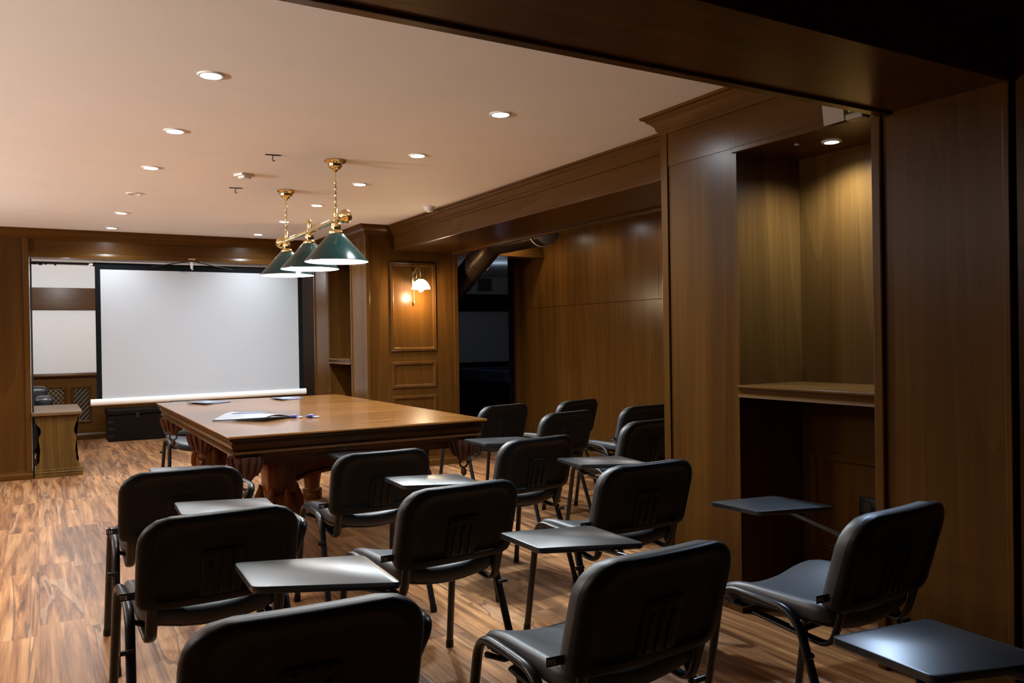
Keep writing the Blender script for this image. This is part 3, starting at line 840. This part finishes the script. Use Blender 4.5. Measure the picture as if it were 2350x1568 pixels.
for y in (5.38, 6.0, 6.635):
    b = BM()
    lathe(b, [(0.004, L_(2.300)), (0.012, L_(2.297)), (0.016, L_(2.290)), (0.016, L_(2.235)), (0.020, L_(2.230)), (0.022, L_(2.212)), (0.018, L_(2.198)), (0.030, L_(2.190)), (0.033, L_(2.172)), (0.030, L_(2.150)), (0.036, L_(2.142)), (0.045, L_(2.136)), (0.048, L_(2.124)), (0.046, L_(2.118))], (0, y-6, 0), 28, mod=lambda t, z: 1+0.04*math.cos(16*PI*t) if z < L_(2.195) else 1)
    obj('socket', b, M['brass'], lp_, True)
    b = BM()
    lathe(b, [(0.044, L_(2.124)), (0.050, L_(2.122)), (0.212, L_(1.940)), (0.214, L_(1.934)), (0.211, L_(1.933))], (0, y-6, 0), 56, mi=0, cap=False)
    lathe(b, [(0.211, L_(1.933)), (0.209, L_(1.9375)), (0.047, L_(2.1195)), (0.002, L_(2.1195))], (0, y-6, 0), 56, mi=1, cap=False)
    bmesh.ops.remove_doubles(b, verts=b.verts, dist=1e-5)
    sh = obj('shade', b, [M['enamel'], M['enamel_in']], lp_, True, 50)
    b = BM(); lathe(b, [(0.012, L_(2.115)), (0.014, L_(2.075)), (0.026, L_(2.045)), (0.031, L_(2.018)), (0.026, L_(1.992)), (0.012, L_(1.978)), (0.001, L_(1.976))], (0, y-6, 0), 20)
    obj('bulb', b, M['bulb'], sh, True)
    point((LX, y, 1.985), 17.0, (1.0, 0.98, 0.95), 0.03)

# ------------------------------------------------------------------ wall sconce
t = thing('wall_sconce', 'lit brass wall lamp with an opal glass bell shade on the column', 'wall lamp', (3.575, 8.25, 2.05))
b = BM(); box(b, -0.022, 0.022, -0.014, 0.0, -0.10, 0.11, 0.006); obj('wall_plate', b, M['brass_dull'], t, True)
b = BM()
tube(b, fillet([(0, -0.012, 0.06), (0, -0.06, 0.12), (0, -0.15, 0.14), (0, -0.20, 0.06), (0, -0.20, 0.01)], 0.05, 6), 0.008, 0.008, 10)
tube(b, fillet([(0, -0.012, 0.02), (0, -0.08, 0.00), (0, -0.10, 0.07), (0, -0.05, 0.09)], 0.03, 5), 0.005, 0.005, 8)
lathe(b, [(0.008, 0.012), (0.024, 0.008), (0.030, -0.006), (0.026, -0.012)], (0, -0.20, 0), 20)
obj('arm', b, M['brass_dull'], t, True)
b = BM()
lathe(b, [(0.024, -0.008), (0.048, -0.020), (0.074, -0.046), (0.092, -0.082), (0.102, -0.112), (0.098, -0.112), (0.088, -0.084), (0.070, -0.050), (0.044, -0.026), (0.022, -0.014)], (0, -0.20, 0), 36, mod=lambda tt, z: 1+0.02*math.cos(2*PI*10*tt)*(1 if z < -0.08 else 0), cap=False)
sh = obj('shade', b, M['opal'], t, True, 60)
b = BM(); lathe(b, [(0.012, -0.03), (0.026, -0.07), (0.032, -0.105), (0.022, -0.135), (0.002, -0.145)], (0, -0.20, 0), 20); obj('bulb', b, M['warmbulb'], t, True)
b = BM(); tube(b, [(-0.006, -0.03, -0.09), (-0.006, -0.03, -0.24)], 0.0022, 0.0022, 6); lathe(b, [(0.001, -0.225), (0.006, -0.24), (0.009, -0.262), (0.003, -0.275), (0.001, -0.276)], (-0.006, -0.03, 0), 12); obj('pull_cord', b, M['brass_dull'], t, True)
point((3.575, 8.045, 1.86), 23.0, (1.0, 0.76, 0.46), 0.035)

# ------------------------------------------------------------------ projection screen
SY = 9.985
t = thing('projection_screen', 'white pull-down projection screen with black borders', 'projection screen', (1.72, SY, 2.27))
def S_(x): return x-1.72
def Z_(z): return z-2.27
b = BM(); box(b, S_(0.625), S_(2.792), -0.001, 0.001, Z_(0.80), Z_(2.218)); obj('fabric', b, M['screen'], t)
b = BM()
box(b, S_(0.572), S_(2.846), -0.0012, 0.0012, Z_(2.2183), Z_(2.262)); box(b, S_(0.572), S_(0.6248), -0.0012, 0.0012, Z_(0.80), Z_(2.2182)); box(b, S_(2.7922), S_(2.846), -0.0012, 0.0012, Z_(0.80), Z_(2.2182))
obj('border', b, M['screen_black'], t)
b = BM(); tube(b, [(S_(0.555), 0.02, Z_(2.272)), (S_(2.862), 0.02, Z_(2.272))], 0.022, 0.022, 14); obj('roller', b, M['screen_black'], t, True)
b = BM()
for x0, x1 in ((0.520, 0.556), (2.861, 2.90)): lathe_pts = tube(b, [(S_(x0), 0.02, Z_(2.275)), (S_(x1), 0.02, Z_(2.275))], 0.020, 0.020, 14)
obj('end_cap', b, M['wplastic'], t, True)
b = BM()
pr = [(0.012, 0.036), (0.026, 0.030), (0.034, 0.010), (0.034, -0.012), (0.026, -0.030), (0.008, -0.036), (-0.02, -0.034), (-0.03, -0.01), (-0.026, 0.02), (-0.01, 0.034)]
A = [b.verts.new((S_(0.510), -o, Z_(0.765)+u_)) for o, u_ in pr]; B_ = [b.verts.new((S_(2.870), -o, Z_(0.783)+u_)) for o, u_ in pr]
for i in range(len(pr)): b.faces.new((A[i], A[(i+1) % len(pr)], B_[(i+1) % len(pr)], B_[i]))
b.faces.new(A[::-1]); b.faces.new(B_)
obj('bottom_bar', b, M['wmetal'], t, True, 50)
scr = t
t = empty('hanger'); t.parent = scr; t.location = (1.56-1.72, 9.955-SY, 2.333-2.27)
b = BM(); box(b, -0.014, 0.014, -0.034, -0.024, -0.085, 0.030, 0.003); box(b, -0.035, 0.04, -0.040, -0.006, 0.016, 0.026, 0.002); tube(b, fillet([(0, -0.029, -0.08), (0, -0.02, -0.10), (0.02, -0.005, -0.09)], 0.01), 0.004, 0.004, 8); obj('hook', b, M['wmetal'], t, True)
for x0, x1, dz in ((-0.006, -0.50, -0.085), (0.006, 0.56, -0.10)):
    b = BM()
    n = 14; tube(b, [(x0+(x1-x0)*i/n, -0.018+0.06*i/n, 0.005+dz*(i/n)**0.85) for i in range(n+1)], 0.006, 0.004, 6); obj('cord', b, M['blackm'], t, True)
t = tag(empty('curtain_rail', (1.5, 10.12, 2.285)), 'thin black rail under the header beam behind the screen', 'rail')
b = BM(); box(b, -1.53, 1.53, -0.008, 0.008, -0.012, 0.012, 0.003); obj('track', b, M['blackm'], t)
b = BM()
b.free()
for k, (x, w) in enumerate(((-1.50, 0.03), (-1.44, 0.02), (-1.39, 0.012), (-1.30, 0.01))):
    b = BM(); box(b, x-w, x+w, -0.014, 0.014, -0.020-0.006*(k % 2), -0.008, 0.003); obj('glider', b, M['blackm'], t)

# ------------------------------------------------------------------ furniture beyond the opening
t = thing('bench', 'light oak bench with scalloped end panel beside the left pier', 'bench', (0.19, 10.45, 0))
BY = -0.52
b = BM(); box(b, -0.235, 0.235, BY-0.06, 0.62, 0.655, 0.690, 0.006); obj('bench_top', b, M['oakx'], t)
def bench_end(y0):
    b = BM()
    rt = [(0.205, 0.655), (0.205, 0.585), (0.196, 0.56), (0.178, 0.545), (0.160, 0.52), (0.154, 0.49), (0.160, 0.455), (0.176, 0.43), (0.178, 0.40), (0.172, 0.36), (0.166, 0.31), (0.165, 0.26), (0.172, 0.225), (0.170, 0.19), (0.178, 0.16), (0.195, 0.14), (0.205, 0.11), (0.210, 0.0)]
    pts = [(-x*0.99, z) for x, z in rt][::-1] + rt
    A = [b.verts.new((x, y0, z)) for x, z in pts]; B_ = [b.verts.new((x, y0+0.035, z)) for x, z in pts]
    n = len(pts)
    for i in range(n): b.faces.new((A[i], A[(i+1) % n], B_[(i+1) % n], B_[i]))
    f0 = b.faces.new(A[::-1]); f1 = b.faces.new(B_)
    bmesh.ops.triangulate(b, faces=[f0, f1])
    return b
for y0 in (BY, 0.54):
    e_ = obj('end_panel', bench_end(y0), M['oak'], t)
    b = BM(); sweep_prof(b, [(0, 0), (0.024, 0), (0.024, 0.03), (0.016, 0.036), (0.022, 0.05), (0.014, 0.062), (0.016, 0.078), (0, 0.088)], (-0.215, y0, 0), (0.235, y0, 0), (0, -1, 0)); box(b, 0.205, 0.235, y0-0.002, y0+0.04, 0, 0.085, 0.004); obj('base_moulding', b, M['oak'], e_)
b = BM(); box(b, -0.02, 0.02, BY+0.03, 0.545, 0.33, 0.41, 0.004); obj('stretcher', b, M['oak'], t)

t = thing('armchair', 'black leather armchair by the far wall, half hidden by the oak bench', 'armchair', (-0.30, 12.55, 0))
b = BM(); box(b, -0.46, 0.46, -0.42, 0.42, 0.10, 0.40, 0.03); obj('base', b, M['leather'], t, True)
b = BM(); box(b, -0.30, 0.30, -0.45, 0.25, 0.38, 0.52, 0.05, 3); obj('seat_cushion', b, M['leather'], t, True)
b = BM(); box(b, -0.44, 0.44, 0.18, 0.44, 0.30, 0.84, 0.08, 4); obj('backrest', b, M['leather'], t, True)
for s_ in (-1, 1):
    b = BM(); box(b, s_*0.38-0.11, s_*0.38+0.11, -0.45, 0.36, 0.12, 0.73, 0.07, 4); obj('arm', b, M['leather'], t, True)
for sx in (-1, 1):
    for sy in (-1, 1):
        b = BM(); box(b, sx*0.38-0.03, sx*0.38+0.03, sy*0.34-0.03, sy*0.34+0.03, 0, 0.11, 0.004); obj('leg', b, M['blackm'], t)

t = thing('chest', 'long dark wooden chest on the floor under the screen', 'chest', (1.66, 13.20, 0))
b = BM(); box(b, -0.78, 0.78, -0.24, 0.24, 0.0, 0.375, 0.006); obj('body', b, M['chest'], t)
b = BM(); box(b, -0.795, 0.795, -0.255, 0.25, 0.385, 0.455, 0.01); box(b, -0.76, 0.76, -0.22, 0.23, 0.374, 0.386); obj('lid', b, M['chest'], t)
b = BM()
for z in (0.08, 0.18, 0.28):
    box(b, -0.79, -0.70, -0.247, -0.238, z-0.014, z+0.014, 0.002)
box(b, -0.42, -0.37, -0.262, -0.236, 0.33, 0.41, 0.003)
obj('fittings', b, M['iron'], t)

def grille(x0, x1, z0, z1, lab, both):
    t = thing('radiator_grille', lab, 'grille', ((x0+x1)/2, 13.55, (z0+z1)/2), 0, 'lattice grilles in the dado')
    hw, hh = (x1-x0)/2, (z1-z0)/2
    b = BM(); ring_frame(b, 'x', 0.0, -hw-0.03, hw+0.03, -hh-0.03, hh+0.03, 0.032, 0.022); obj('frame', b, M['mz'], t)
    b = BM(); box(b, -hw, hw, -0.004, -0.001, -hh, hh); obj('backing', b, M['gap'], t)
    b = BM()
    for sg in ((1, -1) if both else (1,)):
        k = -hw-hh*1.2
        while k < hw+hh*1.2:
            # strip z = sg*(x-k)*1.15 clipped to the frame
            P = []
            for x in (-hw, hw): 
                z = sg*(x-k)*1.15
                P.append((x, z))
            (xa, za), (xb, zb) = P
            def clip(xa, za, xb, zb):
                t0, t1 = 0.0, 1.0; dz = zb-za
                for lo in (-hh, hh):
                    tt = (lo-za)/dz
                    if lo == (-hh if dz > 0 else hh): t0 = max(t0, tt)
                    else: t1 = min(t1, tt)
                if t0 >= t1: return None
                return (xa+(xb-xa)*t0, za+dz*t0, xa+(xb-xa)*t1, za+dz*t1)
            c = clip(xa, za, xb, zb)
            if c: tube(b, [(c[0], -0.010-(0.004 if sg < 0 else 0), c[1]), (c[2], -0.010-(0.004 if sg < 0 else 0), c[3])], 0.007, 0.004, 6)
            k += 0.062
    obj('lattice', b, M['lattice'], t)
grille(0.12, 0.345, 0.20, 0.765, 'criss-cross lattice grille in the far dado, next to the black armchair', True)
grille(0.475, 0.672, 0.285, 0.755, 'slanted-slat grille in the far dado, left of the screen edge', False)

# table in the dark room
t = thing('pool_table', 'dim table with a blue-lit edge in the dark room behind the doorway', 'table', (7.2, 12.3, 0))
b = BM(); box(b, -0.63, 0.63, -0.9, 0.9, 0.80, 0.84); obj('bed', b, M['felt'], t)
b = BM()
for x0, x1, y0, y1 in ((-0.72, -0.60, -1.0, 1.0), (0.60, 0.72, -1.0, 1.0), (-0.60, 0.60, -1.0, -0.88), (-0.60, 0.60, 0.88, 1.0)): box(b, x0, x1, y0, y1, 0.68, 0.87, 0.012)
obj('rail', b, M['bluegrey'], t)  # blue light along the edge is put into the rail colour
for sx in (-1, 1):
    for sy in (-1, 1):
        b = BM(); box(b, sx*0.55-0.07, sx*0.55+0.07, sy*0.82-0.07, sy*0.82+0.07, 0, 0.80, 0.01); obj('leg', b, M['dk'], t)
t = thing('air_vent', 'square dark air vent high on the wall of the dark room', 'vent', (7.35, 13.6, 2.42))
b = BM(); ring_frame(b, 'x', 0.0, -0.16, 0.16, -0.14, 0.12, 0.03, 0.02); obj('frame', b, M['grey'], t)
b = BM()
for k in range(7): box(b, -0.13, 0.13, -0.012, -0.002, -0.115+k*0.033, -0.092+k*0.033)
obj('slats', b, M['dk'], t)

# ------------------------------------------------------------------ duct in the alcove
t = thing('air_duct', 'brown metal air duct with an elbow by the alcove doorway', 'duct', (4.42, 7.0, 2.47))
def D_(p): return (p[0]-4.42, p[1]-7.0, p[2]-2.47)
b = BM(); tube(b, [D_((4.42, 6.85, 2.47)), D_((4.42, 7.78, 2.47))], 0.148, 0.148, 32); obj('straight_pipe', b, M['duct'], t, True, 60)
pth = fillet([(4.42, 7.74, 2.47), (4.42, 7.98, 2.46), (4.375, 8.25, 2.27), (4.30, 8.62, 2.02), (4.24, 8.80, 1.93), (4.12, 8.90, 1.92)], 0.16, 8)
b = BM(); tube(b, [D_(p) for p in pth], 0.138, 0.138, 32)
obj('elbow', b, M['duct'], t, True, 60)
b = BM()
def band(bm, a, c, rr):
    a = Vector(a); dd = (Vector(c)-a).normalized()*0.012
    tube(bm, [D_(a-dd), D_(a), D_(a+dd)], rr, rr, 32)
for k in (1, 14, 20, 23, 28, 33):
    if k < len(pth)-1: band(b, pth[k], pth[k+1], 0.1425)
obj('seam_bands', b, M['duct'], t, True, 60)
b = BM(); tube(b, [D_((4.42+0.156*math.cos(R_(a)), 6.95, 2.47+0.156*math.sin(R_(a)))) for a in range(180, 361, 12)], 0.004, 0.012, 6)
box(b, -0.160, -0.150, -0.06, -0.04, 0.0, 0.15); box(b, 0.150, 0.160, -0.06, -0.04, 0.0, 0.15)
obj('hanger_strap', b, M['wmetal'], t, True)

# ------------------------------------------------------------------ small fittings
def hook(x, y, lab):
    t = thing('ceiling_hook', lab, 'hook', (x, y, HC), R_(-8), 'ceiling hooks')
    b = BM(); box(b, -0.05, 0.05, -0.008, 0.008, -0.006, 0.0, 0.002); obj('plate', b, M['iron'], t)
    b = BM(); tube(b, [(0, 0, -0.004), (-0.002, 0, -0.018), (-0.006, 0, -0.030), (-0.002, 0, -0.040), (0.006, 0, -0.041), (0.011, 0, -0.034)], 0.003, 0.003, 8); obj('hook', b, M['iron'], t, True)
hook(1.36, 5.389, 'small metal hook on the ceiling, nearer of the two left of the brass lamp')
hook(1.387, 6.675, 'small metal hook on the ceiling, farther of the two left of the brass lamp')
t = thing('ceiling_sensor', 'small white box sensor on the ceiling between the two hooks', 'sensor', (1.33, 6.112, HC), R_(25))
b = BM(); box(b, -0.055, 0.055, -0.05, 0.05, -0.018, 0.0, 0.006); obj('base', b, M['wplastic'], t, True)
b = BM(); box(b, -0.035, 0.035, -0.045, 0.03, -0.034, -0.016, 0.008); obj('lens_cover', b, M['wplastic'], t, True)
t = thing('smoke_detector', 'round pale smoke detector on the ceiling next to the alcove cornice', 'detector', (3.16, 6.90, HC))
b = BM(); lathe(b, [(0.052, 0.0), (0.052, -0.012), (0.046, -0.020)], n=28); obj('base', b, M['wplastic'], t, True)
b = BM(); lathe(b, [(0.044, -0.019), (0.040, -0.034), (0.028, -0.044), (0.006, -0.046)], n=28); obj('cap', b, M['wplastic'], t, True)
t = thing('wall_sensor', 'white plastic box and sensor on the wood above the lit niche', 'sensor', (XR-0.004, 2.30, 2.385))
b = BM()
A = [b.verts.new(v) for v in ((0, -0.02, 0.06), (0, 0.10, 0.06), (0, 0.10, -0.045), (0, -0.02, -0.045))]
B_ = [b.verts.new(v) for v in ((-0.065, -0.012, 0.055), (-0.065, 0.092, 0.055), (-0.050, 0.092, -0.082), (-0.050, -0.012, -0.082))]
b.faces.new(A); b.faces.new(B_[::-1])
for i in range(4): b.faces.new((A[i], A[(i+1) % 4], B_[(i+1) % 4], B_[i]))
obj('housing', b, M['beige'], t)
b = BM(); box(b, -0.06, 0.0, -0.105, -0.022, -0.088, -0.060, 0.008); box(b, -0.055, 0.0, -0.10, -0.03, -0.055, -0.03, 0.008); obj('sensor_head', b, M['beige'], t, True)
t = thing('ceiling_button', 'tiny round fitting in the niche top beside the cool light', 'fitting', (3.20, 2.72, 2.316))
b = BM(); lathe(b, [(0.012, 0.0), (0.012, -0.004), (0.004, -0.006)], n=16); obj('cap', b, M['grey'], t, True)
t = thing('power_socket', 'dark double socket on the back panel low in the niche', 'socket', (3.50, 2.535, 0.548))
b = BM(); box(b, -0.010, 0.0, -0.085, 0.085, -0.045, 0.045, 0.004); obj('plate', b, M['bplastic'], t, True)
for yy in (-0.04, 0.04):
    b = BM(); lathe(b, [(0.028, 0.0), (0.028, 0.003), (0.020, 0.003), (0.018, -0.006), (0.001, -0.006)], n=20)
    bmesh.ops.transform(b, matrix=Matrix.Translation((-0.0125, yy, 0)) @ Matrix.Rotation(R_(-90), 4, 'Y'), verts=b.verts)
    obj('outlet', b, M['wmetal'] if False else M['iron'], t, True)

# ------------------------------------------------------------------ world and view
w = bpy.data.worlds.new('world'); sc.world = w; w.use_nodes = True
w.node_tree.nodes['Background'].inputs['Color'].default_value = (0.01, 0.01, 0.012, 1)
w.node_tree.nodes['Background'].inputs['Strength'].default_value = 0.05
sc.view_settings.view_transform = 'Standard'; sc.view_settings.look = 'None'
sc.view_settings.gamma = 1.0; sc.view_settings.use_curve_mapping = False
sc.view_settings.exposure = 0.08
try:
    sc.cycles.use_denoising = True
    sc.cycles.max_bounces = 10; sc.cycles.diffuse_bounces = 6; sc.cycles.glossy_bounces = 4
    sc.cycles.sample_clamp_indirect = 6.0; sc.cycles.caustics_reflective = False; sc.cycles.caustics_refractive = False
except Exception:
    pass
